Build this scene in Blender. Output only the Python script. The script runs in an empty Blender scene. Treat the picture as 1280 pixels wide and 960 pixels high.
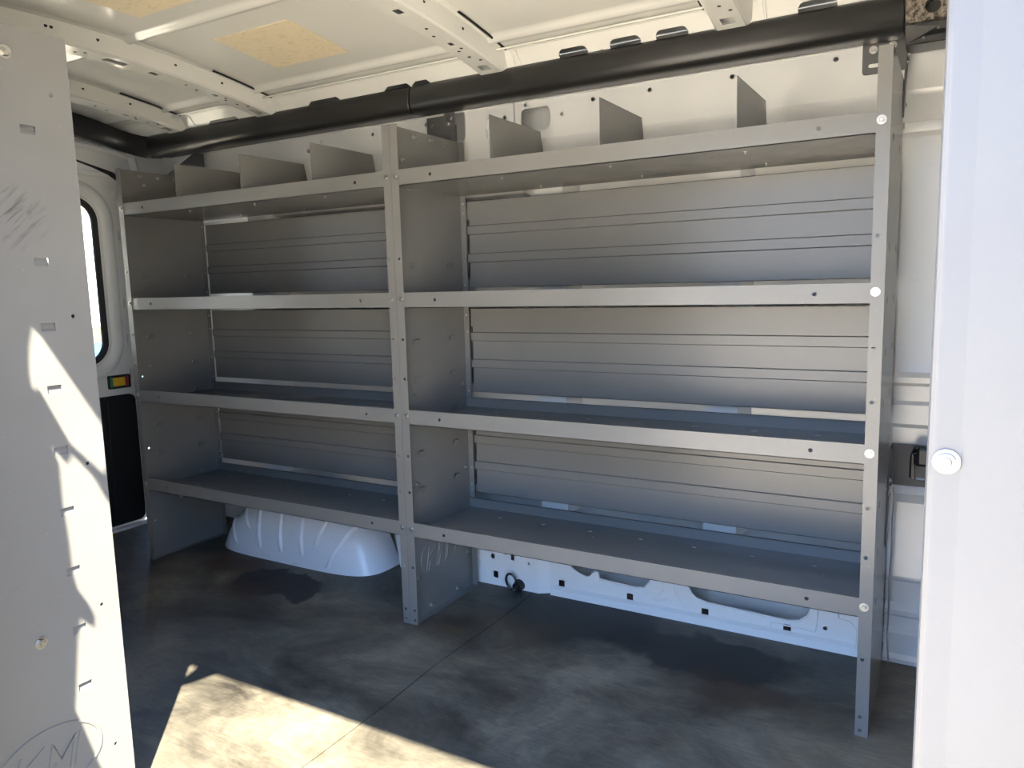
import bpy, math, random
from math import sin, cos, pi
from mathutils import Vector, Matrix
from mathutils.geometry import tessellate_polygon

random.seed(7)
SC = bpy.context.scene
COL = SC.collection

# ------------------------------------------------------------------ materials
def new_mat(name):
    m = bpy.data.materials.new(name)
    m.use_nodes = True
    nt = m.node_tree
    b = nt.nodes['Principled BSDF']
    return m, nt, b

def setp(b, **k):
    names = {'color': 'Base Color', 'rough': 'Roughness', 'metal': 'Metallic', 'spec': 'Specular IOR Level',
             'coat': 'Coat Weight', 'coatr': 'Coat Roughness', 'trans': 'Transmission Weight', 'alpha': 'Alpha'}
    for a, v in k.items():
        if a == 'color':
            v = (*v, 1)
        b.inputs[names[a]].default_value = v

def node(nt, t, **k):
    n = nt.nodes.new(t)
    for a, v in k.items():
        if a.startswith('i_'):
            n.inputs[a[2:].replace('_', ' ')].default_value = v
        else:
            setattr(n, a, v)
    return n

def ramp(nt, fac, stops):
    r = nt.nodes.new('ShaderNodeValToRGB')
    el = r.color_ramp.elements
    while len(el) < len(stops):
        el.new(0.5)
    for e, (p, c) in zip(el, stops):
        e.position = p
        e.color = (*c, 1) if len(c) == 3 else c
    nt.links.new(fac, r.inputs[0])
    return r.outputs[0]

def objco(nt, scale=(1, 1, 1), loc=(0, 0, 0), rot=(0, 0, 0)):
    tc = nt.nodes.new('ShaderNodeTexCoord')
    mp = nt.nodes.new('ShaderNodeMapping')
    mp.inputs['Scale'].default_value = scale
    mp.inputs['Location'].default_value = loc
    mp.inputs['Rotation'].default_value = rot
    nt.links.new(tc.outputs['Object'], mp.inputs[0])
    return mp.outputs[0]

def noise(nt, co, scale, detail=4, rough=.55, dist=0):
    n = nt.nodes.new('ShaderNodeTexNoise')
    n.inputs['Scale'].default_value = scale
    n.inputs['Detail'].default_value = detail
    n.inputs['Roughness'].default_value = rough
    n.inputs['Distortion'].default_value = dist
    nt.links.new(co, n.inputs['Vector'])
    return n.outputs['Fac']

def mixc(nt, fac, a, b, mode='MIX'):
    m = nt.nodes.new('ShaderNodeMix')
    m.data_type = 'RGBA'
    m.blend_type = mode
    for sock, v in ((m.inputs[0], fac), (m.inputs[6], a), (m.inputs[7], b)):
        if hasattr(v, 'links'):
            nt.links.new(v, sock)
        else:
            sock.default_value = v if isinstance(v, (int, float)) else (*v, 1)
    return m.outputs[2]

def math_(nt, op, a, b=None):
    m = nt.nodes.new('ShaderNodeMath')
    m.operation = op
    for i, v in enumerate((a, b)):
        if v is None:
            continue
        if hasattr(v, 'links'):
            nt.links.new(v, m.inputs[i])
        else:
            m.inputs[i].default_value = v
    return m.outputs[0]

def bump(nt, b, h, strength=.1, dist=.002):
    n = nt.nodes.new('ShaderNodeBump')
    n.inputs['Strength'].default_value = strength
    n.inputs['Distance'].default_value = dist
    nt.links.new(h, n.inputs['Height'])
    nt.links.new(n.outputs[0], b.inputs['Normal'])

M = {}
def simple(key, name, color, rough=.5, metal=0, spec=.5, coat=0, coatr=.1):
    m, nt, b = new_mat(name)
    setp(b, color=color, rough=rough, metal=metal, spec=spec, coat=coat, coatr=coatr)
    M[key] = m
    return m, nt, b

# grey powder-coated shelving steel with faint dust
def grey_steel(key, name, base, rough, scuffs=False):
    m, nt, b = new_mat(name)
    co = objco(nt)
    n1 = noise(nt, co, 3.0, 5)
    c = ramp(nt, n1, [(.3, tuple(x * .93 for x in base)), (.7, tuple(x * 1.06 for x in base))])
    n2 = noise(nt, co, 160, 2, .4)
    sp = ramp(nt, n2, [(.70, (0, 0, 0)), (.76, (1, 1, 1))])
    c = mixc(nt, math_(nt, 'MULTIPLY', sp, 0 if key == 'partition' else .10), c, (.55, .54, .5))
    if scuffs:
        geo = nt.nodes.new('ShaderNodeNewGeometry')
        # black diagonal rub marks at hip height on this one panel
        def blob(center, radius):
            vm = nt.nodes.new('ShaderNodeVectorMath'); vm.operation = 'DISTANCE'
            nt.links.new(geo.outputs['Position'], vm.inputs[0]); vm.inputs[1].default_value = center
            return ramp(nt, math_(nt, 'DIVIDE', vm.outputs['Value'], radius), [(.35, (1, 1, 1)), (1, (0, 0, 0))])
        mp = nt.nodes.new('ShaderNodeMapping'); mp.vector_type = 'TEXTURE'
        mp.inputs['Rotation'].default_value = (math.radians(42), 0, 0)
        mp.inputs['Scale'].default_value = (1, 1 / 10, 1 / 95)
        nt.links.new(geo.outputs['Position'], mp.inputs[0])
        st = ramp(nt, noise(nt, mp.outputs[0], 1.2, 3, .6), [(.52, (0, 0, 0)), (.66, (1, 1, 1))])
        f = math_(nt, 'MULTIPLY', st, blob((0, -1.065, 1.20), .065))
        c = mixc(nt, math_(nt, 'MULTIPLY', f, .75), c, (.05, .048, .05))
        mp2 = nt.nodes.new('ShaderNodeMapping')
        mp2.vector_type = 'TEXTURE'; mp2.inputs['Rotation'].default_value = (math.radians(28), 0, 0)
        mp2.inputs['Scale'].default_value = (1, 1 / 6, 1 / 70)
        nt.links.new(geo.outputs['Position'], mp2.inputs[0])
        st2 = ramp(nt, noise(nt, mp2.outputs[0], 1.7, 4, .65), [(.60, (0, 0, 0)), (.72, (1, 1, 1))])
        f2 = math_(nt, 'MULTIPLY', st2, blob((0, -1.04, .42), .3))
        c = mixc(nt, math_(nt, 'MULTIPLY', f2, .3), c, (.12, .11, .1))
    nt.links.new(c, b.inputs['Base Color'])
    setp(b, rough=rough, spec=.5)
    bump(nt, b, noise(nt, co, 900, 2), .05, .0004)
    M[key] = m

grey_steel('grey', 'grey powder coated steel', (.166, .164, .154), .27)
grey_steel('grey_near', 'grey powder coated steel with rub marks', (.175, .175, .170), .40, True)
grey_steel('grey_dark', 'dark grey bracket steel', (.10, .10, .10), .42)
grey_steel('partition', 'light grey painted partition steel', (.112, .112, .110), .45)

def white_paint(key, name, base, rough, dirt):
    m, nt, b = new_mat(name)
    co = objco(nt)
    n1 = noise(nt, co, 2.2, 5, .6)
    c = ramp(nt, n1, [(.3, tuple(x * .96 for x in base)), (.75, base)])
    n2 = noise(nt, objco(nt, (1, 1, 2.2)), 22, 6, .7, .6)
    d = ramp(nt, n2, [(.60, (0, 0, 0)), (.78, (1, 1, 1))])
    c = mixc(nt, math_(nt, 'MULTIPLY', d, dirt), c, (.30, .27, .22))
    nt.links.new(c, b.inputs['Base Color'])
    setp(b, rough=rough, spec=.5)
    M[key] = m
white_paint('white', 'white van body paint', (.80, .80, .78), .16, .10)
white_paint('roof', 'white roof paint', (.68, .68, .64), .13, .05)
white_paint('arch', 'scuffed white wheel arch paint', (.78, .79, .80), .28, .35)

m, nt, b = simple('black', 'black moulded plastic', (.014, .014, .014), .36)
bump(nt, b, noise(nt, objco(nt), 420, 3), .12, .0006)
simple('rubber', 'black rubber', (.010, .010, .010), .55)
m, nt, b = simple('trim', 'black door trim plastic', (.008, .008, .009), .5)
bump(nt, b, noise(nt, objco(nt), 500, 3), .2, .0006)
simple('zinc', 'bright zinc plated bolt', (.45, .445, .42), .35, 1.0)
simple('yellow', 'yellow plastic', (.75, .45, .02), .4)
simple('teal', 'teal green plastic', (.02, .22, .16), .4)
simple('red', 'dark red plastic', (.32, .03, .05), .4)
simple('galv', 'bare inner sheet metal', (.42, .42, .42), .3, .3)

# fibreboard pad
m, nt, b = new_mat('tan fibre pad')
co = objco(nt, (14, 30, 14))
c = ramp(nt, noise(nt, co, 2.2, 6, .7, .5), [(.3, (.62, .53, .37)), (.5, (.70, .61, .44)), (.72, (.54, .45, .30))])
nt.links.new(c, b.inputs['Base Color']); setp(b, rough=.85, spec=.2)
M['pad'] = m

# speckled foam
m, nt, b = new_mat('speckled grey brown foam')
co = objco(nt)
c = ramp(nt, noise(nt, co, 90, 4, .7), [(.38, (.035, .030, .025)), (.5, (.15, .13, .105)), (.65, (.27, .24, .20))])
nt.links.new(c, b.inputs['Base Color']); setp(b, rough=.95, spec=.1)
M['foam'] = m

# floor: dusty black-stained plywood / rubber
m, nt, b = new_mat('worn black floor board')
co = objco(nt)
big = noise(nt, objco(nt, (1, 1.5, 1)), 2.4, 9, .68, .5)
c = ramp(nt, big, [(.32, (.021, .019, .016)), (.43, (.066, .060, .048)), (.54, (.120, .109, .086)), (.68, (.190, .174, .138))])
grain = noise(nt, objco(nt, (9, 70, 1)), 2.2, 5, .65)
c = mixc(nt, .55, c, ramp(nt, grain, [(.3, (.62, .62, .62)), (.72, (1.35, 1.34, 1.31))]), 'MULTIPLY')
speck = noise(nt, co, 190, 3, .6)
c = mixc(nt, math_(nt, 'MULTIPLY', ramp(nt, speck, [(.66, (0, 0, 0)), (.74, (1, 1, 1))]), .18), c, (.30, .28, .25))
# wet-looking dark stains along the far side, brown rust stains
def gblob(center, radius, lo=.3):
    vm = nt.nodes.new('ShaderNodeVectorMath'); vm.operation = 'DISTANCE'
    tc = nt.nodes.new('ShaderNodeTexCoord')
    mp = nt.nodes.new('ShaderNodeMapping')
    mp.inputs['Scale'].default_value = (.55, 1, 1)
    wob = nt.nodes.new('ShaderNodeTexNoise'); wob.inputs['Scale'].default_value = 6; wob.inputs['Detail'].default_value = 6
    nt.links.new(tc.outputs['Object'], wob.inputs['Vector'])
    ad = nt.nodes.new('ShaderNodeVectorMath'); ad.operation = 'MULTIPLY_ADD'
    ad.inputs[1].default_value = (.32, .32, 0)
    nt.links.new(wob.outputs['Color'], ad.inputs[0])
    nt.links.new(tc.outputs['Object'], ad.inputs[2])
    nt.links.new(ad.outputs[0], mp.inputs[0])
    nt.links.new(mp.outputs[0], vm.inputs[0])
    vm.inputs[1].default_value = ((center[0] + .16) * .55, center[1] + .16, 0)
    return ramp(nt, math_(nt, 'DIVIDE', vm.outputs['Value'], radius), [(lo, (1, 1, 1)), (1, (0, 0, 0))])
def stain(c, center, radius, col, k, lo=.75):
    return mixc(nt, math_(nt, 'MULTIPLY', gblob(center, radius, lo), k), c, col)
c = stain(c, (-.95, .12), .16, (.060, .030, .014), .75, .4)
c = stain(c, (-.62, .06), .12, (.012, .012, .014), .85, .9)
c = stain(c, (-.72, -.02), .10, (.050, .026, .013), .6, .4)
c = stain(c, (.45, .28), .20, (.012, .014, .016), .75, .7)
c = stain(c, (.30, .14), .10, (.060, .042, .026), .6, .3)
c = stain(c, (.85, .22), .16, (.011, .012, .014), .8, .8)
c = stain(c, (1.05, .08), .11, (.045, .028, .018), .7, .5)
c = stain(c, (.12, .02), .07, (.10, .065, .03), .5, .2)
nt.links.new(c, b.inputs['Base Color'])
rr = ramp(nt, big, [(.3, (.42, .42, .42)), (.6, (.66, .66, .66))])
nt.links.new(rr, b.inputs['Roughness'])
setp(b, spec=.35)
bump(nt, b, grain, .12, .002)
M['floor'] = m

m, nt, b = new_mat('pale concrete paving')
co = objco(nt)
c = ramp(nt, noise(nt, co, .9, 6, .6), [(.3, (.68, .57, .42)), (.7, (.78, .67, .50))])
nt.links.new(c, b.inputs['Base Color']); setp(b, rough=.9, spec=.2)
M['ground'] = m
simple('render', 'white rendered masonry', (.85, .84, .80), .8, 0, .2)
simple('tan', 'tan rendered masonry', (.20, .15, .095), .8, 0, .2)
simple('glassblue', 'pale blue in place of vehicle glass', (.07, .17, .25), .4, 0, .4)  # flat blue in place of a bluish glass reflection

m = bpy.data.materials.new('clear window glass'); m.use_nodes = True
nt = m.node_tree; nt.nodes.clear()
o = nt.nodes.new('ShaderNodeOutputMaterial'); mx = nt.nodes.new('ShaderNodeMixShader')
tr = nt.nodes.new('ShaderNodeBsdfTransparent'); gl = nt.nodes.new('ShaderNodeBsdfGlossy')
fr = nt.nodes.new('ShaderNodeFresnel'); fr.inputs[0].default_value = 1.45
gl.inputs['Roughness'].default_value = .02; tr.inputs[0].default_value = (.93, .95, .94, 1)
nt.links.new(fr.outputs[0], mx.inputs[0]); nt.links.new(tr.outputs[0], mx.inputs[1])
nt.links.new(gl.outputs[0], mx.inputs[2]); nt.links.new(mx.outputs[0], o.inputs[0])
M['glass'] = m

# ------------------------------------------------------------------ mesh helpers
class MB:
    def __init__(s):
        s.v = []; s.f = []
    def add(s, vs, fs):
        n = len(s.v)
        s.v += [tuple(v) for v in vs]
        s.f += [tuple(i + n for i in f) for f in fs]
        return s
    def box(s, x0, x1, y0, y1, z0, z1):
        vs = [(x, y, z) for z in (z0, z1) for y in (y0, y1) for x in (x0, x1)]
        return s.add(vs, [(0, 2, 3, 1), (4, 5, 7, 6), (0, 1, 5, 4), (2, 6, 7, 3), (0, 4, 6, 2), (1, 3, 7, 5)])
    def sheet(s, outer, holes, f):
        """flat sheet with real holes; f(u, v, k) gives the 3-D point of side k (0 or 1)"""
        loops = [outer] + list(holes)
        flat = [p for l in loops for p in l]
        tris = tessellate_polygon([[Vector((p[0], p[1], 0)) for p in l] for l in loops])
        n = len(flat)
        vs = [f(p[0], p[1], 0) for p in flat] + [f(p[0], p[1], 1) for p in flat]
        fs = []
        for t in tris:
            a, b_, c_ = t
            pa, pb, pc = flat[a], flat[b_], flat[c_]
            ar = (pb[0] - pa[0]) * (pc[1] - pa[1]) - (pb[1] - pa[1]) * (pc[0] - pa[0])
            if abs(ar) < 1e-12:
                continue
            if ar < 0:
                t = (a, c_, b_)
            fs.append(tuple(t)); fs.append((t[2] + n, t[1] + n, t[0] + n))
        k = 0
        for l in loops:
            m_ = len(l)
            for i in range(m_):
                a, b_ = k + i, k + (i + 1) % m_
                fs.append((a, a + n, b_ + n, b_))
            k += m_
        return s.add(vs, fs)
    def loft(s, rings, closed_ring=True, cap=True, closed_path=False):
        m_ = len(rings[0]); vs = [p for r in rings for p in r]; fs = []
        R = len(rings)
        for i in range(R if closed_path else R - 1):
            i2 = (i + 1) % R
            for j in range(m_ if closed_ring else m_ - 1):
                j2 = (j + 1) % m_
                fs.append((i * m_ + j, i * m_ + j2, i2 * m_ + j2, i2 * m_ + j))
        if cap and closed_ring and not closed_path:
            fs.append(tuple(range(m_))[::-1]); fs.append(tuple((R - 1) * m_ + j for j in range(m_)))
        return s.add(vs, fs)
    def tube(s, path, r, seg=8, closed=False, flat=None):
        P = [Vector(p) for p in path]; rings = []
        n = len(P)
        for i, p in enumerate(P):
            a = P[(i - 1) % n] if (closed or i > 0) else P[0]
            c_ = P[(i + 1) % n] if (closed or i < n - 1) else P[-1]
            d = (c_ - a).normalized()
            up = Vector(flat) if flat else (Vector((0, 0, 1)) if abs(d.z) < .9 else Vector((0, 1, 0)))
            x = d.cross(up).normalized(); y = x.cross(d).normalized()
            rx, ry = r if isinstance(r, tuple) else (r, r)
            rings.append([tuple(p + x * rx * cos(2 * pi * k / seg) + y * ry * sin(2 * pi * k / seg)) for k in range(seg)])
        return s.loft(rings, True, True, closed)
    def cyl(s, c0, c1, r, seg=16, r1=None):
        a, b_ = Vector(c0), Vector(c1); d = (b_ - a).normalized()
        up = Vector((0, 0, 1)) if abs(d.z) < .9 else Vector((0, 1, 0))
        x = d.cross(up).normalized(); y = x.cross(d).normalized()
        r1 = r if r1 is None else r1
        rings = [[tuple(p + x * q * cos(2 * pi * k / seg) + y * q * sin(2 * pi * k / seg)) for k in range(seg)]
                 for p, q in ((a, r), (b_, r1))]
        return s.loft(rings)
    def build(s, name, mat, parent=None, smooth=False, bevel=0, seg=2, angle=35):
        me = bpy.data.meshes.new(name)
        me.from_pydata(s.v, [], s.f)
        import bmesh
        bm = bmesh.new(); bm.from_mesh(me)
        bmesh.ops.recalc_face_normals(bm, faces=bm.faces)
        bm.to_mesh(me); bm.free()
        me.materials.append(mat)
        o = bpy.data.objects.new(name, me)
        COL.objects.link(o)
        if parent is not None:
            o.parent = parent
        if smooth:
            for p in me.polygons:
                p.use_smooth = True
            try:
                me.set_sharp_from_angle(angle=math.radians(angle))
            except Exception:
                pass
        if bevel:
            bv = o.modifiers.new('bevel', 'BEVEL'); bv.width = bevel; bv.segments = seg
            bv.limit_method = 'ANGLE'; bv.angle_limit = math.radians(40)
        return o

def circ(cx, cy, r, n=10, ry=None):
    ry = ry or r
    return [(cx + r * cos(2 * pi * k / n), cy + ry * sin(2 * pi * k / n)) for k in range(n)]
def rect(x0, x1, y0, y1):
    return [(x0, y0), (x1, y0), (x1, y1), (x0, y1)]
def rrect(x0, x1, y0, y1, r, n=5):
    out = []
    for cx, cy, a0 in ((x1 - r, y0 + r, -pi / 2), (x1 - r, y1 - r, 0), (x0 + r, y1 - r, pi / 2), (x0 + r, y0 + r, pi)):
        for k in range(n + 1):
            a = a0 + pi / 2 * k / n
            out.append((cx + r * cos(a), cy + r * sin(a)))
    return out
def onX(x, t):   # sheet in the YZ plane
    return lambda u, v, k: (x + t * k, u, v)
def onY(y, t):   # sheet in the XZ plane
    return lambda u, v, k: (u, y + t * k, v)
def onZ(z, t):
    return lambda u, v, k: (u, v, z + t * k)

def tag(o, label=None, cat=None, group=None, kind=None):
    if label: o['label'] = label
    if cat: o['category'] = cat
    if group: o['group'] = group
    if kind: o['kind'] = kind
    return o
def thing(name, label, cat, loc=(0, 0, 0), group=None):
    o = bpy.data.objects.new(name, None); COL.objects.link(o)
    o.location = loc; o.empty_display_size = .1
    return tag(o, label, cat, group)
def struct(o, label=None):
    return tag(o, label, None, None, 'structure')

# bolt prototype: washer + hex head, looking down -Y
def bolt_mesh():
    b_ = MB()
    b_.cyl((0, 0, 0), (0, -.0015, 0), .0098, 18)
    b_.cyl((0, -.0015, 0), (0, -.0065, 0), .0068, 6, .0064)
    b_.cyl((0, -.0065, 0), (0, -.0078, 0), .0045, 12, .0035)
    return b_
BOLT = bolt_mesh().build('bolt', M['zinc'])
BOLT_ME = BOLT.data
bpy.data.objects.remove(BOLT)
stud = MB(); stud.cyl((0, 0, 0), (0, -.003, 0), .0085, 6); stud.cyl((0, -.003, 0), (0, -.013, 0), .0032, 10)
_s = stud.build('bolt', M['zinc']); STUD_ME = _s.data; bpy.data.objects.remove(_s)
def bolt(parent, loc, axis='-Y', s=1.0, me=None):
    o = bpy.data.objects.new('bolt', me or BOLT_ME); COL.objects.link(o)
    o.parent = parent; o.location = loc; o.scale = (s, s, s)
    o.rotation_euler = {'-Y': (0, 0, 0), '+X': (0, 0, pi / 2), '-X': (0, 0, -pi / 2), '-Z': (pi / 2, 0, 0), '+Y': (0, 0, pi)}[axis]
    return o

# ------------------------------------------------------------------ dimensions (metres)
S = 1.320; L = 1.3146; D = .357; H = 1.531; FL = .028; T = .0018
SHELF = [1.3555, .9985, .6435, .2875]          # tray floor heights
LIP = .0455
TABS = [.299, .417, .535, .653, .771, .888, 1.004, 1.123, 1.357]
FHOLES = [1.143, .904, .784, .545, .43, .188, .047, .015]

# ------------------------------------------------------------------ shelving
def end_panel(root, x, side, mat, logo=True, top=H):
    """side=+1: the flanges turn towards +x from the sheet, -1: towards -x"""
    b_ = MB()
    holes = []
    for z in TABS:
        for y in (.082, .279):
            holes.append(rect(y - .013, y + .013, z - .0075, z + .0075))
    for z in (1.425, 1.022, .736, .448, .149):
        holes.append(circ(.034, z, .0035, 8))
    x0 = x if side > 0 else x - T
    b_.sheet(rect(0, D, 0, top), holes, onX(x0, T))
    # pressed tabs sitting a little behind the sheet
    for z in TABS:
        for y in (.082, .279):
            xi = x + side * (T + .0003)
            q = [(xi, y - .0142, z - .0086), (xi, y + .0142, z - .0086),
                 (xi + side * .0050, y + .0142, z + .0086), (xi + side * .0050, y - .0142, z + .0086)]
            q2 = [(p[0] + side * .001, p[1], p[2]) for p in q]
            b_.loft([q, q2])
    # front flange with holes
    fx = rect(min(x, x + side * FL), max(x, x + side * FL), 0, top)
    fh = [circ(x + side * FL * .62, z, .0044, 10) for z in FHOLES]
    b_.sheet(fx, fh, onY(-T, T))
    # rear flange
    fx = rect(min(x, x + side * .022), max(x, x + side * .022), 0, top)
    fh = [circ(x + side * .012, z, .003, 8) for z in (1.30, 1.14, .904, .784, .545, .43)]
    b_.sheet(fx, fh, onY(D, T))
    # floor flange with slots
    bx = rect(min(x, x + side * .022), max(x, x + side * .022), 0, D)
    bh = [rect(min(x + side * .008, x + side * .014), max(x + side * .008, x + side * .014), y, y + .04) for y in (.08, .29)]
    b_.sheet(bx, bh, onZ(0, T))
    p = b_.build('end_panel', mat, root)
    return p

def logo_on(panel, x, facing, mirror, mat):
    """embossed oval with the two slanted letters K M; facing = +1/-1 along x"""
    e = MB()
    cy, cz, a, bb = .160, .182, .098, .066
    def P(u, v):   # u to the right as read, -1..1
        yy = cy + (-u if mirror else u) * a
        return (x + facing * .0006, yy, cz + v * bb)
    ring = [P(cos(2 * pi * k / 48), sin(2 * pi * k / 48) + .22 * cos(2 * pi * k / 48) * 0) for k in range(48)]
    e.tube(ring, (.0030, .0016), 8, True, (1, 0, 0))
    sl = .16
    def line(pts):
        e.tube([P(u + sl * v, v) for u, v in pts], (.0026, .0014), 8, False, (1, 0, 0))
    line([(-.62, .55), (-.62, -.62)])
    line([(-.50, -.62), (-.50, -.15), (-.22, -.62)])
    line([(-.62, .02), (-.18, .55)])
    line([(-.02, -.58), (-.02, .50), (.20, -.05), (.42, .50), (.42, -.58)])
    line([(.10, -.58), (.10, -.10)])
    line([(.52, .50), (.52, -.45)])
    return e.build('embossed_logo', mat, panel, True)

def shelf(root, x0, x1, z, mat, tops=()):
    b_ = MB()
    zc = z + LIP / 2
    holes = [circ(x0 + .137, zc, .005, 10), circ(x1 - .139, zc, .005, 10)]
    b_.sheet(rect(x0, x1, z, z + LIP), holes, onY(.0002, T))
    b_.box(x0, x1, T, .012, z + LIP - T, z + LIP)        # hemmed top edge of the lip
    hh = []
    n = int((x1 - x0) / .16)
    for i in range(1, n):
        cx = x0 + (x1 - x0) * i / n
        hh.append(rrect(cx - .008, cx + .008, D - .075, D - .068, .003, 2))
        hh.append(circ(cx + .03, D - .12, .0032, 7))
    b_.sheet(rect(x0, x1, .0002, D - .0005), hh, onZ(z, T))
    b_.box(x0, x1, D - .002, D - .0005, z, z + .035)
    b_.box(x0, x1, D - .010, D - .0005, z + .0335, z + .035)
    return b_.build('shelf', mat, root)

def back_panel(root, x0, x1, z0, mat, seal=False):
    """z0 = floor of the shelf below; a formed sheet with two raised bands"""
    prof = [(0, .0535)]
    for a in (.139, .231):
        prof += [(0, a - .003), (-.0050, a), (-.0050, a + .0255), (0, a + .0285)]
    prof += [(0, .339)]
    ring = []
    b_ = MB()
    y = D + .006
    r0 = [(x0, y + p[0], z0 + p[1]) for p in prof] + [(x0, y + p[0] + .0012, z0 + p[1]) for p in prof[::-1]]
    r1 = [(x1, q[1], q[2]) for q in r0]
    b_.loft([r0, r1])
    b_.box(x0, x1, y, y + .010, z0 + .0535, z0 + .055)
    b_.box(x0, x1, y, y + .010, z0 + .3375, z0 + .339)
    o = b_.build('back_panel', mat, root)
    if seal:  # irregular black strip along the left edge
        q_ = MB()
        q_.sheet([(x0 - .001, z0 + .085), (x0 + .004, z0 + .08), (x0 + .006, z0 + .13), (x0 + .0045, z0 + .16), (x0 + .006, z0 + .20), (x0 + .005, z0 + .25), (x0 + .007, z0 + .275), (x0 - .001, z0 + .28)], [], onY(D + .002, .002))
        q_.build('edge_strip', M['rubber'], o)
    return o

def divider(root, x, mat):
    z = SHELF[0] + T
    b_ = MB()
    b_.sheet([(.004, z), (.318, z), (.318, z + .085), (.300, H - .014), (.004, H - .014)], [], onX(x - .0007, .0014))
    b_.box(x, x + .016, .016, .318, z, z + .0014)
    o = b_.build('divider', mat, root)
    for y in (.05, .28):
        bolt(o, (x + .009, y, SHELF[0] - .0005), '-Z', .45, STUD_ME)
    return o

def unit(label, x0, x1, mat, dividers, left_logo=None, right_logo=None, lp_mat=None, detail=True):
    root = thing('shelving_unit', label, 'shelving unit', (0, 0, 0), None)
    pl = end_panel(root, x0, 1, lp_mat or mat)
    pr = end_panel(root, x1, -1, mat)
    for z in SHELF:
        sh = shelf(root, x0 + .002, x1 - .002, z, mat)
    for z in SHELF[1:]:
        back_panel(root, x0 + .026, x1 - .026, z, mat, x0 == .0004)
    for x in dividers:
        divider(root, x, mat)
    for z in SHELF:
        for p, x in ((pl, x0 + .0175), (pr, x1 - .0175)):
            bolt(p, (x, -T, z + LIP * .58), '-Y', .78 if p is pl or x < .5 else 1.0)
    return root, pl, pr

R_DIV = [.340, .663, 1.002]
L_DIV = [-.981, -.644, -.319]
uR, rl, rr_ = unit('grey steel shelving unit right of the double post, nearer along the wall',
                   .0004, S, M['grey'], R_DIV)
uL, ll, lr = unit('grey steel shelving unit farther away, left of the double post, over the wheel arch',
                  -L, -.0004, M['grey'], L_DIV)
logo_on(rl, .0004 + T, 1, False, M['grey'])
# bolts that tie the two units together and the panels to the trays
def side_bolts(panel, x, ax, pts, s=.85):
    for y, z in pts:
        bolt(panel, (x, y, z), ax, s, STUD_ME)
side_bolts(rl, .0004 + T, '+X', [(.111, 1.512), (.195, 1.512), (.269, 1.512), (.049, 1.437), (.055, .731), (.331, .725), (.055, .441),
                                 (.331, .436), (.047, .136), (.326, .132), (.104, .022), (.258, .022)])
side_bolts(ll, -L + T, '+X', [(.094, 1.512), (.109, 1.479), (.172, 1.512), (.246, 1.512), (.30, 1.49), (.16, .22)])
for p, x in ((rl, .0125), (ll, -L + .0125), (rr_, S - .0125), (lr, -.0125)):
    for z in (1.33, 1.06, .96, .70, .60, .37, .345):
        bolt(p, (x, D, z), '-Y', .42, STUD_ME)
# upper and lower brackets that hold the right end panel to the body
def bracket(label, sheets, bolts):
    b_ = MB()
    for outer, holes, f in sheets:
        b_.sheet(outer, holes, f)
    o = tag(b_.build('mounting_bracket', M['grey_dark']), label, 'bracket')
    for loc, ax, s in bolts:
        bolt(o, loc, ax, s)
    return o
bracket('dark steel bracket bolting the top of the right end post to the wall', [(rrect(1.219, S + .002, 1.568, 1.649, .008, 3), [rrect(1.233, 1.262, 1.584, 1.594, .0045, 3)], onY(.405, .003)),
             ([(D - .02, 1.44), (.405, 1.56), (.405, 1.649), (.36, 1.60), (D - .03, 1.50)], [], onX(S + .0005, .003))],
        [((1.244, .405, 1.627), '-Y', 1.0), ((1.288, .405, 1.632), '-Y', 1.0), ((S + .0035, .385, 1.60), '+X', .7),
         ((S + .0035, .375, 1.58), '+X', .7), ((S + .0035, .345, 1.47), '+X', .7)])
bracket('dark steel bracket with bolts on the wall above the double post', [(rrect(-.155, -.052, 1.548, 1.634, .004, 3), [], onY(.402, .003)),
             ([(-.088, 1.54), (-.030, 1.535), (-.036, 1.648), (-.062, 1.655), (-.082, 1.63)], [circ(-.05, 1.57, .004)], onY(.395, .0025)),
             ([(.36, 1.535), (.40, 1.54), (.40, 1.60), (.36, 1.56)], [], onX(-.0320, .0012))],
        [((-.135, .402, 1.612), '-Y', 1.0), ((-.052, .395, 1.622), '-Y', .9), ((-.062, .395, 1.605), '-Y', .9)])
bracket('dark steel bracket on the wall above the far left end panel', [(rect(-1.40, -1.318, 1.560, 1.637), [circ(-1.36, 1.575, .004)], onY(.402, .003)),
             ([(.18, 1.50), (.402, 1.52), (.402, 1.637), (.36, 1.637), (.29, 1.585)], [rrect(.25, .285, 1.545, 1.557, .005, 3)], onX(-L - .0035, .0025))],
        [((-1.372, .402, 1.618), '-Y', .9), ((-1.338, .402, 1.622), '-Y', .9)])
bracket('dark steel strap low on the outer face of the right end panel', [([(D - .06, .38), (D - .02, .52), (D - .005, .56), (D - .005, .48), (D - .05, .36)], [], onX(S + .0005, .003))],
        [((S + .0035, D - .02, .53), '+X', .8), ((S + .0035, D - .035, .50), '+X', .8)])

# the same kind of unit on the near side of the aisle, turned round
uN, nl, nr = unit('pale grey shelving end panel close at the left edge, sunlit in streaks, facing the aisle',
                  .0, 1.3146, M['grey'], [.33, .66, 1.0], lp_mat=M['grey_near'])
logo_on(nl, -.0002, -1, True, M['grey_near'])
bolt(nl, (0, .108, 1.484), '-X', 1.2)
bolt(nl, (0, .155, .42), '-X', 1.2)
uN.rotation_euler = (0, 0, pi)
uN.location = (.0025, -.946, 0)

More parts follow.
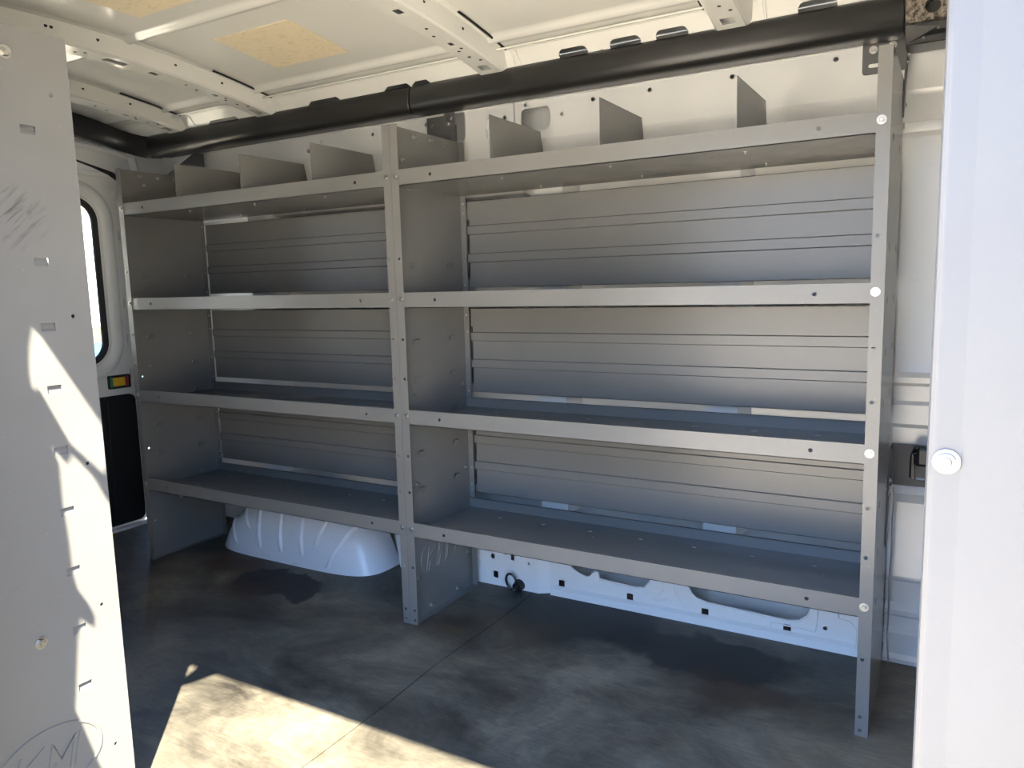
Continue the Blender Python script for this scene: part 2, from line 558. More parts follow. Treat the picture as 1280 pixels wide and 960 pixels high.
# ------------------------------------------------------------------ floor
XL, XR, YN, YF = -1.83, 2.60, -1.36, .56
fb = MB()
def seamX(y):
    return .230 + .006 * sin(y * 9)
ys = [YN, -.9, -.658, -.41, -.19, .0, .2, YF]
def zig(dx):
    pts = []
    for i, y in enumerate(ys):
        pts.append((seamX(y) + dx, y))
    return pts
fb.sheet([(XL, YN)] + zig(-.0018) + [(XL, YF)], [], onZ(-.012, .012))
fb.sheet(zig(.0018) + [(XR, YF), (XR, YN)], [], onZ(-.012, .012))
fb.box(XL, XR, YN, YF, -.05, -.013)
struct(fb.build('floor', M['floor']))

# ------------------------------------------------------------------ far wall (driver side)
SKX0, SKX1 = -1.83, 2.60
prof = [(.53, 1.80), (.53, 1.47), (.515, 1.44), (.515, .33), (.53, .31), (.53, 0)]
r0 = [(SKX0, y, z) for y, z in prof] + [(SKX0, y + .012, z) for y, z in prof[::-1]]
r1 = [(SKX1, p[1], p[2]) for p in r0]
wb = MB(); wb.loft([r0, r1])
# vertical body ribs behind the shelves
for cx, w in ((-1.05, .05), (-.18, .06), (.30, .05), (.86, .05)):
    pr = [(cx - w - .02, .512), (cx - w, .425), (cx + w, .425), (cx + w + .02, .512)]
    wb.loft([[(x, y, .29) for x, y in pr], [(x, y, 1.44) for x, y in pr]])
wall_back = struct(wb.build('wall_back', M['white'], None, True, 0, 2, 25))

prof = [(.500, 1.66), (.48, 1.50), (.470, 1.45), (.474, 1.425), (.464, 1.41), (.468, 1.20), (.470, .83), (.466, .80),
        (.456, .787), (.456, .772), (.470, .762), (.470, .722), (.460, .712), (.460, .66), (.470, .648), (.470, .50),
        (.462, .48), (.455, .468), (.462, .456), (.470, .44), (.466, .27), (.456, .235), (.456, .225), (.466, .215), (.464, .155), (.440, .140), (.440, .128),
        (.452, .118), (.450, .088), (.428, .078), (.424, .022), (.412, .012), (.412, 0)]
wr = MB(); wr.loft([[(x, y, z) for y, z in prof] + [(x, y + .012, z) for y, z in prof[::-1]] for x in (1.318, 2.60)])
wr.tube([(1.36 + .012 * cos(a), .4555, .112 + .009 * sin(a)) for a in [2 * pi * k / 16 for k in range(16)]], .003, 6, True)
struct(wr.build('trim_6', M['white'], None, True, 0, 2, 25))

# upper inner plates with bolt holes
def upper_plate(name, x0, x1, zb, holes):
    b_ = MB()
    b_.sheet(rect(x0, x1, zb, 1.645), holes, onY(.410, .002))
    pf = [(.410, zb), (.4115, zb - .006), (.416, zb - .014), (.424, zb - .024), (.466, zb - .068), (.516, zb - .074)]
    ra = [(x0, y, z) for y, z in pf] + [(x0, y + .002, z + .001) for y, z in pf[::-1]]
    b_.loft([ra, [(x1, p[1], p[2]) for p in ra]])
    b_.tube([(x0, .408, 1.640), (x1, .408, 1.640)], .003, 6)
    return b_
p = upper_plate('trim', .190, 1.62, 1.518,
                [rrect(.213, .319, 1.547, 1.617, .018, 4)] + [circ(x, z, .0065, 12) for x, z in
                 ((.231, 1.628), (.466, 1.615), (.647, 1.616), (.887, 1.617), (1.155, 1.620), (1.371, 1.623), (.36, 1.585))])
struct(p.build('trim_1', M['white'], None, True, 0, 2, 30))
p = upper_plate('trim', -1.50, .187, 1.43,
                [rrect(-.060, -.002, 1.545, 1.640, .014, 4), rect(.150, .158, 1.575, 1.583)] +
                [circ(x, z, .0065, 12) for x, z in ((-.968, 1.612), (-.657, 1.612), (-.403, 1.611), (.152, 1.60), (-.165, 1.615))])
p.tube([(.172, .409, 1.53), (.135, .409, 1.535), (.118, .409, 1.55), (.115, .409, 1.60), (.102, .409, 1.612), (.086, .409, 1.60),
        (.082, .409, 1.57), (.09, .409, 1.535), (.14, .409, 1.475), (.17, .409, 1.465)], .004, 8)
t2 = struct(p.build('trim_2', M['white'], None, True, 0, 2, 30))
bolt(t2, (-.722, .410, 1.586), '-Y', .9)

# lower inner panel with lightening cut-outs
b_ = MB()
def cut(x0, x1, z0, z1, r):
    return rrect(x0, x1, z0, z1, r, 6)
c1 = [(.400, .090), (.425, .083), (.440, .088), (.447, .100), (.458, .108), (.466, .108), (.470, .084), (.60, .078), (.625, .083),
      (.645, .105), (.650, .14), (.650, .24), (.36, .24), (.360, .13), (.372, .105)]
c2 = [(.800, .080), (.830, .072), (1.07, .064), (1.10, .070), (1.122, .090), (1.130, .12), (1.130, .24), (.768, .24), (.768, .12), (.780, .096)]
sq = [rrect(x - .011, x + .011, z - .012, z + .012, .003, 2) for x, z in ((.330, .044), (.577, .042), (.823, .040), (1.066, .040))]
small = [circ(1.17, .032 + .03, .006), circ(.50, .02 + .02, .0001 + .002)]
b_.sheet(rect(.285, 1.315, 0, .30), [c1, c2] + sq + small[:1], onY(.410, .002))
b_.box(.292, 1.315, .398, .410, 0, .024)
b_.loft([[(.292, .398, .024), (.292, .41, .033), (.292, .41, .024)], [(1.315, .398, .024), (1.315, .41, .033), (1.315, .41, .024)]])
# rolled edges of the cut-outs and pressed beads
for c_ in (c1, c2):
    b_.tube([(x, .4095, z) for x, z in c_[:11] if z < .2], .0035, 6)
def bead(pts, r=.0025):
    b_.tube([(x, .4095, z) for x, z in pts], r, 6)
bead([(.690, .13), (.690, .09), (.672, .065), (.655, .05)]); bead([(.725, .13), (.728, .09), (.745, .062), (.765, .045)])
bead([(.660, .052), (.690, .052), (.702, .060), (.715, .060), (.728, .045), (.738, .044)])
bead([(.905, .034), (.93, .025), (1.02, .025), (1.02, .05), (1.145, .045), (1.15, .12)])
bead([(1.20, .13), (1.205, .10), (1.235, .095), (1.25, .08), (1.25, .03)])
# pillar foot on the left part, standing a little proud
lh = [circ(.069, .105, .009, 12), circ(.122, .122, .004, 8), rrect(.143, .157, .103, .126, .002, 2), rrect(.069, .089, .028, .052, .003, 2), circ(.216, .101, .0045, 8)]
b_.sheet(rect(-.34, .250, 0, .30), lh, onY(.390, .002))
b_.loft([[(.250, .390, 0), (.285, .412, 0), (.285, .414, 0), (.250, .392, 0)], [(.250, .390, .3), (.285, .412, .3), (.285, .414, .3), (.250, .392, .3)]])
b_.tube([(.0, .3895, .085), (.03, .3895, .075), (.06, .3895, .03), (.08, .3895, .02), (.12, .3895, .02)], .0022, 6)
b_.tube([(.185, .3895, 0), (.185, .3895, .13)], .003, 6)
struct(b_.build('trim_3', M['white'], None, True, 0, 2, 30))

# ------------------------------------------------------------------ roof
def skz(y):
    return 1.762 + .068 * (1 - ((y + .47) / .74) ** 2)
ysk = [-1.21 + 1.48 * i / 24 for i in range(25)]
cb = MB()
# skin profile with pressed lengthwise beads
prof = []
for i in range(149):
    y = -1.21 + 1.48 * i / 148
    z = skz(y)
    for c_ in (-.80, -.285, .195):
        d = abs(y - c_)
        if d < .022:
            z -= .011 * (1 - max(0, d - .008) / .014)
    prof.append((y, z))
ra = [(XL, y, z) for y, z in prof] + [(XL, y, z + .01) for y, z in prof[::-1]]
cb.loft([ra, [(XR, p_[1], p_[2]) for p_ in ra]])
struct(cb.build('ceiling', M['roof'], None, True, 0, 2, 60))
# side rail above the black cover, with oblong openings
rb = MB()
def railf(u, v, k):      # v: 0 at the lower edge .. 1 at the roof seam
    y = .345 + (.262 - .345) * v; z = 1.660 + (1.766 - 1.660) * v
    return (u, y + k * .002, z + k * .002)
oh = [rrect(a, b__, .42, .66, .03, 4) for a, b__ in ((.410, .502), (.571, .664), (.707, .798), (1.078, 1.17), (1.24, 1.33))]
def sc(h, r=.012):
    return h
oh = []
for a, b__ in ((.410, .502), (.571, .664), (.707, .798), (1.078, 1.17)):
    oh.append([(a, .35), (b__, .35), (b__, .63), (b__ - .006, .70), (b__ - .014, .73), (a + .014, .73), (a + .006, .70), (a, .63)])
oh.append(circ(.545, .53, .005, 8, .05))
rb.sheet(rect(XL, XR, 0, 1), oh, railf)
rb.tube([(XL, .265, 1.762), (XR, .265, 1.762)], .004, 6)
rb.tube([(XL, .235, 1.756), (XR, .235, 1.756)], .003, 6)
# pressed vertical beads beside the bow ends
for x in (-.73, .26, .275, 1.0, -1.22):
    rb.tube([railf(x, .45, 0), railf(x, .9, 0)], .004, 6)
struct(rb.build('trim_4', M['roof'], None, True, 0, 2, 40))
nb = MB()
nb.sheet(rect(XL, XR, 0, 1), [], lambda u, v, k: (u, -1.355 + .15 * v + k * .002, 1.60 + .166 * v))
nb.box(XL, XR, .255, .545, 1.802, 1.812); nb.box(XL, XR, .255, .262, 1.76, 1.802)
struct(nb.build('trim_5', M['roof']))

def roof_bow(xc, label, dark_seam):
    root = thing('roof_bow', label, 'roof bow', (xc, -.47, 1.70))
    w = .041
    N = 36
    def zt(y): return skz(y) - .001
    def zb(y): return 1.706 + .064 * (1 - ((y + .47) / .76) ** 2)
    # bottom flange with holes: built as one sheet in (y, x) bent along the bow
    def strip(holes):
        return holes
    b_ = MB()
    yy = [-1.20 + (1.50) * i / N for i in range(N + 1)]
    hl = {}
    for yc, hx, hw, hh_ in ((-.55, 0, .055, .013), (-.30, .0, .035, .014), (.245, 0, .018, .016)):
        hl[yc] = (hx, hw, hh_)
    # side walls
    for sgn in (-1, 1):
        ring = []
        for y in yy:
            e = .0
            x_top = sgn * (w + .008); x_bot = sgn * w
            if y > .19:
                t = (y - .19) / .11; x_bot = sgn * (w + .004 * t); x_top = sgn * (w + .008 + .010 * t)
            ring.append([(x_top + sgn * .020, y + .47, zt(y) - 1.70), (x_top, y + .47, zt(y) - 1.703), (x_bot, y + .47, zb(y) + .006 - 1.70),
                         (x_bot - sgn * .006, y + .47, zb(y) - 1.70), (x_bot - sgn * .007, y + .47, zb(y) + .0015 - 1.70), (x_bot - sgn * .002, y + .47, zb(y) + .008 - 1.70)])
        b_.loft(ring, False)
    # bottom pieces between the holes
    segs = sorted([(-.585, -.475, .016), (-.335, -.265, .016), (-.185, -.155, .011), (.055, .078, .008), (.225, .262, .018)])
    def bottom(y0, y1, xa, xb):
        n = max(2, int((y1 - y0) / .04))
        rings = []
        for i in range(n + 1):
            y = y0 + (y1 - y0) * i / n
            rings.append([(xa, y + .47, zb(y) - 1.70), (xb, y + .47, zb(y) - 1.70), (xb, y + .47, zb(y) + .002 - 1.70), (xa, y + .47, zb(y) + .002 - 1.70)])
        b_.loft(rings)
    cur = -1.20
    ww = w - .005
    for (a, c_, hw) in segs:
        bottom(cur, a, -ww, ww)
        bottom(a, c_, -ww, -hw); bottom(a, c_, hw, ww)
        cur = c_
    bottom(cur, .30, -ww, ww)
    # end foot resting on the rail
    b_.sheet([(-.050, .0), (.050, .0), (.046, .07), (-.046, .07)], [], lambda u, v, k: (u, .765 + k * .003 - v * .10, .000 + v))
    ob = b_.build('bow_channel', M['roof'], root, True, 0, 2, 30)
    # small round holes in the visible side and bottom: dark discs stand in for the shade inside them
    for i, (y, dz) in enumerate(((-.66, .034), (-.53, .036), (-.515, .036), (-.38, .036), (-.12, .036), (.06, .034), (.20, .040), (.215, .036))):
        q = MB(); x_s = w + .004
        q.cyl((x_s - .004, y + .47, zb(y) + dz - 1.70), (x_s + .0012, y + .47, zb(y) + dz - 1.70), .0052, 10)
        q.build('hole_shade', M['rubber'], root)
    for y, dx in ((-.42, -.008), (-.40, .01), (-.05, 0), (.00, -.012), (.10, .012), (.115, -.006), (.16, 0), (.19, .02)):
        q = MB(); q.cyl((dx, y + .47, zb(y) - .0008 - 1.70), (dx, y + .47, zb(y) + .003 - 1.70), .005, 10)
        q.build('hole_shade', M['rubber'], root)
    if dark_seam:
        s_ = MB(); pts = [(dark_seam * (w + .026), y + .47, zt(y) - .003 - 1.70) for y in yy if -.02 < y < .29]
        s_.tube(pts, (.005, .003), 6)
        s_.build('sealant_bead', M['rubber'], root, True)
    return root
roof_bow(-1.325, 'white roof bow farthest back, just above the black corner cover', 1)
roof_bow(-.812, 'white roof bow crossing above the pale near panel, second from the back', 1)
roof_bow(.183, 'white roof bow meeting the ceiling above the double post, right of the tan pads', 1)
roof_bow(.917, 'white roof bow end nearest the camera at the top right, partly out of frame', -1)

# tan pads glued on the roof skin
def pad(x0, x1, y0, y1, label):
    b_ = MB(); rings = []
    for i in range(9):
        y = y0 + (y1 - y0) * i / 8
        z = skz(y)
        rings.append([(x0, y, z - .0005), (x1, y, z - .0005), (x1, y, z - .003), (x0, y, z - .003)])
    b_.loft(rings)
    return tag(b_.build('sound_deadening_pad', M['pad']), label, 'pad', None)
pad(-.525, -.215, -.165, .085, 'whole tan fibre pad glued on the white roof between two bows')
pad(-.56, -.25, -.64, -.385, 'tan fibre pad on the roof cut off by the top edge of the photo')

# black covers along the roof edge
def cover(x0, x1, label, tabs):
    root = thing('roof_edge_cover', label, 'trim cover', ((x0 + x1) / 2, .33, 1.62))
    cx = (x0 + x1) / 2
    pf = [(.395, 1.640), (.330, 1.632), (.304, 1.630), (.290, 1.634), (.281, 1.644), (.277, 1.662), (.279, 1.690), (.285, 1.708), (.296, 1.717), (.312, 1.720), (.34, 1.716)]
    xs = [x0, x0 + .004, x1 - .004, x1]
    rings = []
    for i, x in enumerate(xs):
        k = .003 if i in (0, 3) else 0
        rings.append([(x - cx, y - .33 + k, z - 1.62) for y, z in pf])
    b_ = MB(); b_.loft(rings)
    for a, c_ in tabs:
        b_.loft([[(a - cx, -.034, .098), (a + .02 - cx, -.040, .108), (a + .02 - cx, -.015, .112), (a - cx, -.015, .098)],
                 [(c_ - cx, -.034, .098), (c_ - .012 - cx, -.040, .108), (c_ - .012 - cx, -.015, .112), (c_ - cx, -.015, .098)]])
    b_.build('cover_body', M['black'], root, True, 0, 2, 50)
    return root
cover(-1.515, -.1395, 'black plastic roof edge cover over the left shelving unit, left of the joint', [(-1.14, -.97), (-.60, -.45), (-.25, -.14)])
cover(-.1345, 1.318, 'long black plastic roof edge cover over the right shelving unit, right of the joint', [(-.134, -.06)])
# rear corner cover
path = [(-1.516, .325, 1.672), (-1.56, .318, 1.676), (-1.61, .285, 1.688), (-1.65, .235, 1.708), (-1.675, .17, 1.730), (-1.69, .09, 1.748), (-1.695, -.05, 1.766), (-1.70, -.25, 1.772), (-1.70, -.8, 1.76)]
P_ = [Vector(p_) for p_ in path]; rings = []
for i, p_ in enumerate(P_):
    d = (P_[min(i + 1, len(P_) - 1)] - P_[max(i - 1, 0)]); d.z = 0; d.normalize()
    n_ = Vector((d.y, -d.x, 0))     # away from / toward the inside
    if n_.dot(Vector((.8, -.6, 0))) < 0: n_ = -n_
    rg = []
    for a, z in ((-.03, .040), (.022, .044), (.038, .030), (.044, .0), (.040, -.030), (.026, -.046), (-.03, -.040)):
        q = p_ + n_ * a; rg.append((q.x, q.y, q.z + z))
    rings.append(rg)
cc = MB(); cc.loft(rings)
o = cc.build('corner_cover', M['black'], None, True, 0, 2, 40)
tag(o, 'curved black plastic corner cover at the rear of the roof, top left', 'trim cover')

# ------------------------------------------------------------------ wheel arch
AX0, AX1 = -1.205, -.362
def arch_pt(th, t):
    """th 0..pi around the plan outline (0 = front-of-van end at the wall), t 0..1 up and over"""
    cx = (AX0 + AX1) / 2; a = (AX1 - AX0) / 2; bdep = .404 - .202
    ins = [(0, 0), (.008, .06), (.020, .12), (.042, .18), (.070, .225), (.11, .258), (.155, .274), (.195, .279)]
    f = t * (len(ins) - 1); i = min(int(f), len(ins) - 2); f -= i
    inn = ins[i][0] * (1 - f) + ins[i + 1][0] * f; zz = ins[i][1] * (1 - f) + ins[i + 1][1] * f
    n = 4.6
    c_, s_ = cos(th), sin(th)
    ex = math.copysign(abs(c_) ** (2 / n), c_); ey = abs(s_) ** (2 / n)
    # the far end rises more gently than the near end
    k = 3.4 if ex < 0 else 2.4
    x = cx + ex * (a - inn * k)
    y = .404 - ey * (bdep - inn)
    return (x, y, zz)
ab = MB()
NT, NV = 56, 18
def even(i):
    u = -cos(pi * i / NT)          # even-ish spacing along the outline, denser at the two ends
    e_ = math.copysign(min(1, abs(u)) ** 2.3, u)
    return pi - math.acos(max(-1, min(1, e_)))
ab.loft([[arch_pt(pi - even(i), j / NV) for j in range(NV + 1)] for i in range(NT + 1)], False)
arch = thing('wheel_arch', 'scuffed white ribbed wheel arch on the floor below the left shelving unit', 'wheel arch', (0, 0, 0))
ob = ab.build('arch_shell', M['arch'], arch, True, 0, 2, 60)
def find_th(x, t):
    lo, hi = 0.0, pi
    for _ in range(40):
        mid = (lo + hi) / 2
        if arch_pt(mid, t)[0] > x: lo = mid
        else: hi = mid
    return (lo + hi) / 2
for (xa, ta), (xb, tb) in [((-1.150, .40), (-1.055, .08)), ((-1.075, .50), (-.985, .25)), ((-.965, .72), (-.915, .10)), ((-.845, .75), (-.797, .10)),
                           ((-.730, .77), (-.685, .11)), ((-.530, .80), (-.622, .22)), ((-.415, .62), (-.555, .04))]:
    rb_ = MB(); rings = []
    for i in range(13):
        f = i / 12; t = ta + (tb - ta) * f; x = xa + (xb - xa) * f
        hgt = .009 * min(1, min(f, 1 - f) * 8)
        wv = .011
        ring = []
        for dx, h in ((-wv, 0), (-wv * .55, 1), (wv * .55, 1), (wv, 0)):
            p_ = Vector(arch_pt(find_th(x + dx, t), t))
            nrm = Vector((0, -1, .35)).normalized()
            ring.append(tuple(p_ + nrm * (hgt * h + .0004)))
        rings.append(ring)
    rb_.loft(rings, False)
    rb_.build('pressed_rib', M['arch'], arch, True, 0, 2, 60)
# flange plate at the front end of the arch
fp = MB(); fp.sheet([(-.34, .0), (-.20, .0), (-.20, .29), (-.38, .29)], [rect(-.33, -.26, .215, .222)], onY(.375, .002))
fp.build('arch_flange', M['arch'], arch)

# ------------------------------------------------------------------ tie-down ring, hook, wall bracket, foam
td = thing('tie_down_ring', 'black tie-down ring on the pillar foot near the floor, right of the double post', 'tie-down', (.165, .388, .02))
q = MB(); q.cyl((0.012, 0, 0), (.012, -.022, -.004), .021, 18, .017); q.cyl((.012, -.022, -.004), (.012, -.034, -.006), .010, 12)
q.build('ring_base', M['black'], td, True)
q = MB(); q.tube([(-.010 + .023 * cos(a) * .9, -.020 - .006 * sin(a), .014 + .030 * sin(a)) for a in [2 * pi * k / 20 for k in range(20)]], .0042, 8, True)
q.build('ring', M['black'], td, True)
q = MB(); q.cyl((.010, -.034, -.006), (.010, -.040, -.006), .006, 6); q.build('bolt', M['zinc'], td)

wbk = thing('wall_bracket', 'flat dark grey slotted plate on the white wall right of the shelves', 'bracket', (1.385, .452, .55))
q = MB()
q.sheet(rrect(-.068, .09, -.058, .056, .004, 2), [rrect(-.006, .016, -.040, -.033, .003, 3), rrect(.022, .034, -.006, .002, .0035, 3), circ(.06, .02, .006)], lambda u, v, k: (u, k * .003, v))
q.build('bracket_plate', M['grey_dark'], wbk)
bolt(wbk, (-.004, 0, .024), '-Y', 1.0)
q = MB(); q.box(-.068, -.060, -.05, 0, -.05, .05); q.build('bracket_flange', M['grey_dark'], wbk)

hk = thing('hook', 'black plastic hook in front of the grey plate beside the right panel edge', 'hook', (1.40, .44, .57))
q = MB(); q.box(-.019, .10, -.075, -.050, -.004, .048); q.build('hook_stem', M['black'], hk, False, .008)
q = MB(); q.tube([(.0, -.062, .040), (-.018, -.062, .038), (-.026, -.062, .026), (-.027, -.062, .0), (-.027, -.062, -.036)], (.0065, .010), 10)
q.build('hook_finger', M['black'], hk, True)
q = MB(); q.box(.06, .10, -.055, .022, .0, .044); q.build('hook_mount', M['black'], hk, False, .004)

fm = thing('foam_block', 'speckled brown foam block with a round hole at the top right corner', 'foam', (1.414, .28, 1.695))
q = MB()
q.sheet(rrect(-.092, .20, -.052, .085, .008, 3), [circ(-.036, -.021, .0165, 20)], lambda u, v, k: (u, k * .06, v))
q.build('foam_body', M['foam'], fm)
q = MB(); q.sheet(rect(-.07, .0, -.05, .03), [], lambda u, v, k: (u, .026 + k * .004, v)); q.build('hole_shade_sheet', M['rubber'], fm)  # black sheet put in for the shade inside the foam hole
gh = thing('perforated_strip', 'black perforated strip below the speckled foam block at top right', 'trim strip', (1.42, .285, 1.618))
q = MB()
hs = [circ(-.06 + .03 * i, .006 * (1 if i % 2 else -1), .0035, 8) for i in range(8)]
q.sheet(rect(-.098, .22, -.016, .022), hs, lambda u, v, k: (u, .10 * 0 + k * .002 - .0 + (0.02 if v < 0 else 0), v))
q.box(-.098, .22, .03, .11, -.017, -.014)
q.build('strip_body', M['black'], gh)
# loose cable hanging behind the right end panel
q = MB(); q.tube([(1.330, .385, .50), (1.334, .385, .47), (1.331, .39, .40), (1.333, .39, .32), (1.329, .39, .25), (1.331, .395, .16), (1.329, .396, .08), (1.335, .396, .003)], .0022, 8)
tag(q.build('cable', M['galv'], None, True), 'thin wire hanging behind the right end panel of the shelves', 'cable')

# ------------------------------------------------------------------ near right partition panel
pp = thing('partition_panel', 'large light grey steel partition panel filling the right edge of the photo', 'partition', (1.439, -1.17, 0))
pf = [(.0, .012), (-.0005, .003), (.0008, .0), (.0035, -.0018), (.022, -.002), (.032, -.0065), (.34, -.045)]
outer = [(x, y) for x, y in pf]; inner = [(x + .0015, y + .0018) for x, y in pf[::-1]]
ringp = outer + inner
q = MB(); q.loft([[(x, y, .0) for x, y in ringp], [(x, y, 1.745) for x, y in ringp]])
q.build('panel_sheet', M['partition'], pp, True, 0, 2, 20)
q = MB(); q.cyl((.0128, -.0018, .921), (.0128, -.0038, .921), .0094, 28); q.cyl((.0128, -.0038, .921), (.0128, -.0062, .921), .0070, 28, .0062); q.cyl((.0128, -.0062, .921), (.0128, -.0070, .921), .0040, 20, .0032)
tag(q.build('bolt', M['zinc'], pp, True, 0, 2, 30), 'round zinc bolt head on the flat panel')

# ------------------------------------------------------------------ rear doors at the left end of the van
XD = -1.80
def door(yc, sgn, nm, wn):
    """sgn +1: hinged at the driver side"""
    y0, y1 = (-.46, .345) if sgn > 0 else (-1.28, -.475)
    wy0, wy1 = (-.36, .210) if sgn > 0 else (-1.15, -.58)
    b_ = MB()
    win = rrect(wy0, wy1, .755, 1.475, .10, 8)
    b_.sheet(rrect(y0, y1, .006, 1.665, .06, 5), [win], onX(XD - .03, .03))
    # stepped frame round the window
    def ringpts(off, x):
        return [(x, p_[0], p_[1]) for p_ in rrect(wy0 - off, wy1 + off, .755 - off, 1.475 + off, .10 + off, 8)]
    b_.loft([ringpts(.075, XD + .0005), ringpts(.058, XD + .014), ringpts(.042, XD + .016), ringpts(.022, XD + .004), ringpts(.003, XD - .012)], True, False)
    # raised border along the door edge
    pts = [(XD + .004, p_[0], p_[1]) for p_ in rrect(y0 + .02, y1 - .015, .04, 1.58, .05, 5)]
    b_.tube(pts, (.012, .008), 8, True, (1, 0, 0))
    for z in (1.50, 1.32, 1.02, .86, .70):
        b_.box(XD, XD + .010, y1 - .045, y1 - .030, z - .02, z + .02)
    d = struct(b_.build(nm, M['white'], None, True, 0, 2, 40))
    g = MB(); g.loft([ringpts(.004, XD - .004), ringpts(.002, XD + .002), ringpts(-.020, XD - .004), ringpts(-.022, XD - .012), ringpts(-.006, XD - .016)], True, False, False)
    w_ = struct(g.build(wn, M['rubber'], None, True))
    q_ = MB(); q_.sheet(rrect(wy0 + .004, wy1 - .004, .759, 1.471, .096, 8), [], onX(XD - .014, .004)); q_.build('pane', M['glass'], w_)
    return d
d1 = door(0, 1, 'door_1', 'window_1')
d2 = door(0, -1, 'door_2', 'window_2')
for z in (1.56, 1.33):
    pass
q = MB(); q.sheet(rrect(-.42, .305, .022, .610, .03, 5), [], onX(XD + .002, .014))
q.tube([(XD + .016, .16, .05), (XD + .017, .165, .3), (XD + .016, .17, .58)], (.004, .002), 6)
tag(q.build('door_trim_panel', M['trim'], None, False, .004), 'tall black plastic trim panel on the lower half of the rear door', 'trim panel')
li = thing('door_latch_indicator', 'small latch surround with a yellow slider between green and red on the rear door', 'door latch', (XD + .001, .240, .670))
q = MB(); q.sheet(rrect(-.052, .052, -.030, .030, .005, 3), [rect(-.046, .046, -.023, .023)], lambda u, v, k: (k * .012, u, v)); q.box(0, .003, -.046, .046, -.023, .023)
q.build('bezel', M['rubber'], li)
q = MB(); q.box(.003, .011, -.030, .026, -.019, .019); q.build('yellow_slider', M['yellow'], li, False, .002)
q = MB(); q.box(.003, .007, -.045, -.031, -.022, .022); q.build('green_tab', M['teal'], li)
q = MB(); q.box(.003, .007, .029, .045, -.022, .022); q.build('red_tab', M['red'], li)
q = MB(); q.tube([(-1.775, -.46, 1.655), (-1.775, -.10, 1.655), (-1.775, .10, 1.638), (-1.775, .20, 1.612), (-1.775, .27, 1.588), (-1.775, .315, 1.560), (-1.775, .345, 1.50), (-1.775, .36, 1.30)], (.013, .011), 10)
tag(q.build('door_seal', M['rubber'], None, True), 'black rubber door seal arching above the rear door window', 'door seal')
# rear end frame
q = MB()
q.sheet([(YN, -.01), (.56, -.01), (.56, 1.81), (YN, 1.81)], [[(-1.30, .012), (.355, .012), (.36, 1.50), (.30, 1.585), (.10, 1.63), (-.47, 1.65), (-1.2, 1.62), (-1.30, 1.5)]], onX(-1.79, .03))
q.tube([(-1.755, .40, .0), (-1.755, .40, 1.5), (-1.755, .37, 1.66)], .02, 8)
q.tube([(-1.76, .37, 1.665), (-1.76, .16, 1.69), (-1.76, -.4, 1.70)], .016, 8)
struct(q.build('wall_left', M['white'], None, True, 0, 2, 40))

# ------------------------------------------------------------------ near side wall with the sliding door opening, bulkhead
open_ = [(.36, .005), (.36, .70), (.323, .763), (.300, .815), (.291, .83), (.300, .92), (.309, 1.006), (.318, 1.061), (.342, 1.080), (.343, 1.105), (.334, 1.115), (.317, 1.118),  # opening outline shaped so its shadow leaves the sun streaks on the near panel
         (.312, 1.141), (.311, 1.204), (.307, 1.276), (.308, 1.348), (.290, 1.39), (.276, 1.435), (.274, 1.46), (.278, 1.512), (.287, 1.57), (.303, 1.582),
         (1.62, 1.582), (1.62, .005)]
q = MB()
q.sheet([(XL, -.15), (2.6, -.15), (2.6, 1.61), (XL, 1.61)], [open_], onY(-1.363, .003))
wfr = struct(q.build('wall_front', M['white']))
q = MB()
bar_outline = [(.290, 1.36), (.314, 1.362), (.326, 1.402), (.362, 1.417), (.385, 1.404), (.440, 1.48), (.491, 1.556), (.505, 1.59), (.424, 1.59), (.391, 1.492), (.377, 1.448), (.32, 1.410), (.276, 1.435), (.262, 1.40)]  # unseen bar, added and shaped to cast the dark band between the streaks
q.sheet(bar_outline, [], onY(-1.355, .006))
q.build('shadow_bar', M['grey_dark'], wfr)
q = MB(); q.sheet([(-1.355, 0), (.40, 0), (.40, 1.66), (.25, 1.755), (-1.20, 1.755), (-1.355, 1.60)], [], onX(1.80, .03))
struct(q.build('wall_right', M['grey_dark']))

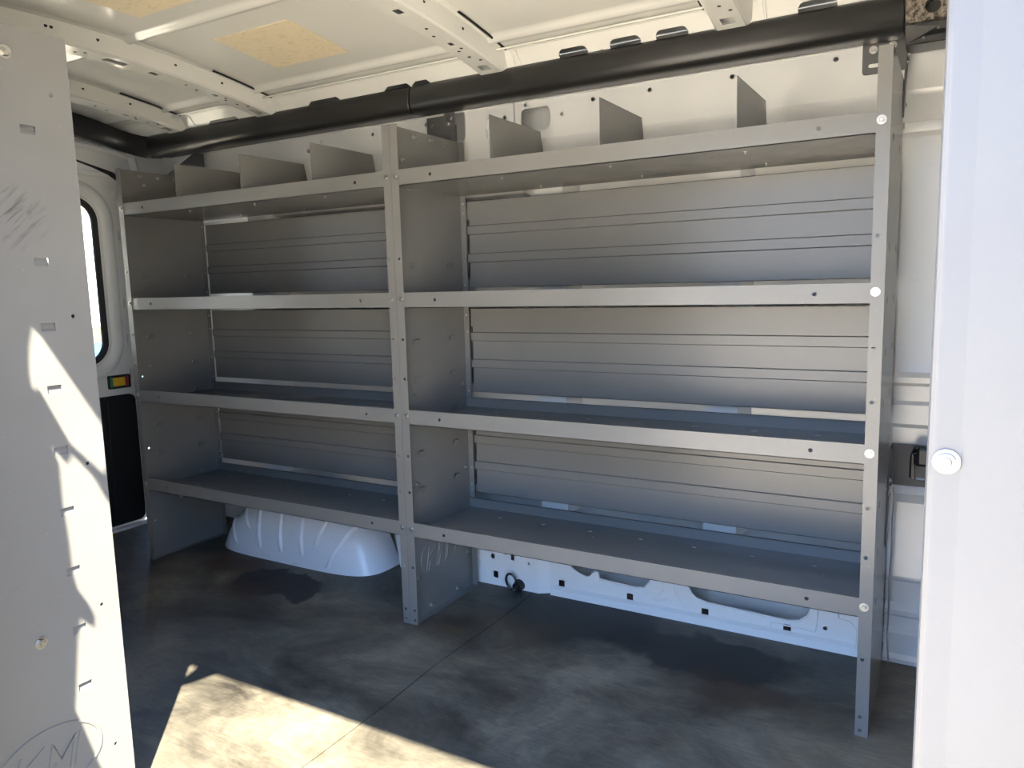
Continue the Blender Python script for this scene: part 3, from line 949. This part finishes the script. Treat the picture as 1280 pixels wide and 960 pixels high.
# ------------------------------------------------------------------ outside
q = MB(); q.box(-30, 30, -40, 30, -.80, -.68)
struct(q.build('ground', M['ground']), 'pale sunlit concrete paving outside the van')
bd = thing('building', 'white sunlit building outside, seen through the rear door window', 'building', (-11, 1.0, -.68))
q = MB(); q.box(-1, 0, -8, 6, 0, 3.2); q.build('wall', M['render'], bd)
q = MB(); q.box(-1.1, .15, -8.1, 6.1, 3.2, 4.4); q.build('parapet', M['tan'], bd)
q = MB(); q.box(0, .12, -8, 6, 0, .95); q.build('glass_stand_in', M['glassblue'], bd)  # added blue strip standing in for the glass of a parked vehicle
q = MB(); q.box(0, .10, -8, 6, .95, 1.20); q.build('band', M['tan'], bd)

# ------------------------------------------------------------------ light
sun = bpy.data.lights.new('sun', 'SUN'); sun.energy = 40; sun.angle = math.radians(.6); sun.color = (1, .91, .72)
so = bpy.data.objects.new('sun', sun); COL.objects.link(so)
so.rotation_euler = Vector((-.683, .73, -1.352)).to_track_quat('-Z', 'Y').to_euler()
w = bpy.data.worlds.new('sky'); SC.world = w; w.use_nodes = True
nt = w.node_tree
bg = nt.nodes['Background']
tc = nt.nodes.new('ShaderNodeTexCoord'); sx = nt.nodes.new('ShaderNodeSeparateXYZ')
nt.links.new(tc.outputs['Generated'], sx.inputs[0])
r = ramp(nt, sx.outputs['Z'], [(0, (.40, .43, .46)), (.10, (.31, .41, .58)), (.40, (.22, .42, .84)), (1, (.11, .24, .62))])
nt.links.new(r, bg.inputs[0]); bg.inputs[1].default_value = 9.0

# ------------------------------------------------------------------ camera
cx, cy, cz, yaw, pit, rol, fpx = 1.4528, -1.8206, 1.0618, -.5273, -.1306, -.0256, 953.5
fw = Vector((sin(yaw) * cos(pit), cos(yaw) * cos(pit), sin(pit)))
rt = Vector((cos(yaw), -sin(yaw), 0)); up = rt.cross(fw)
r2 = cos(rol) * rt + sin(rol) * up; u2 = -sin(rol) * rt + cos(rol) * up
cam = bpy.data.cameras.new('camera'); co_ = bpy.data.objects.new('camera', cam); COL.objects.link(co_)
mw = Matrix((r2, u2, -fw)).transposed().to_4x4(); mw.translation = (cx, cy, cz)
co_.matrix_world = mw
cam.sensor_fit = 'HORIZONTAL'; cam.sensor_width = 36; cam.lens = fpx / 1280 * 36
cam.clip_start = .02; cam.clip_end = 200
SC.camera = co_

vs = SC.view_settings
SC.display_settings.display_device = 'sRGB'
vs.view_transform = 'Standard'; vs.look = 'None'; vs.exposure = .15; vs.gamma = 1; vs.use_curve_mapping = False
SC.cycles.use_denoising = True
SC.cycles.diffuse_bounces = 6; SC.cycles.glossy_bounces = 4; SC.cycles.max_bounces = 10
SC.cycles.sample_clamp_indirect = 8
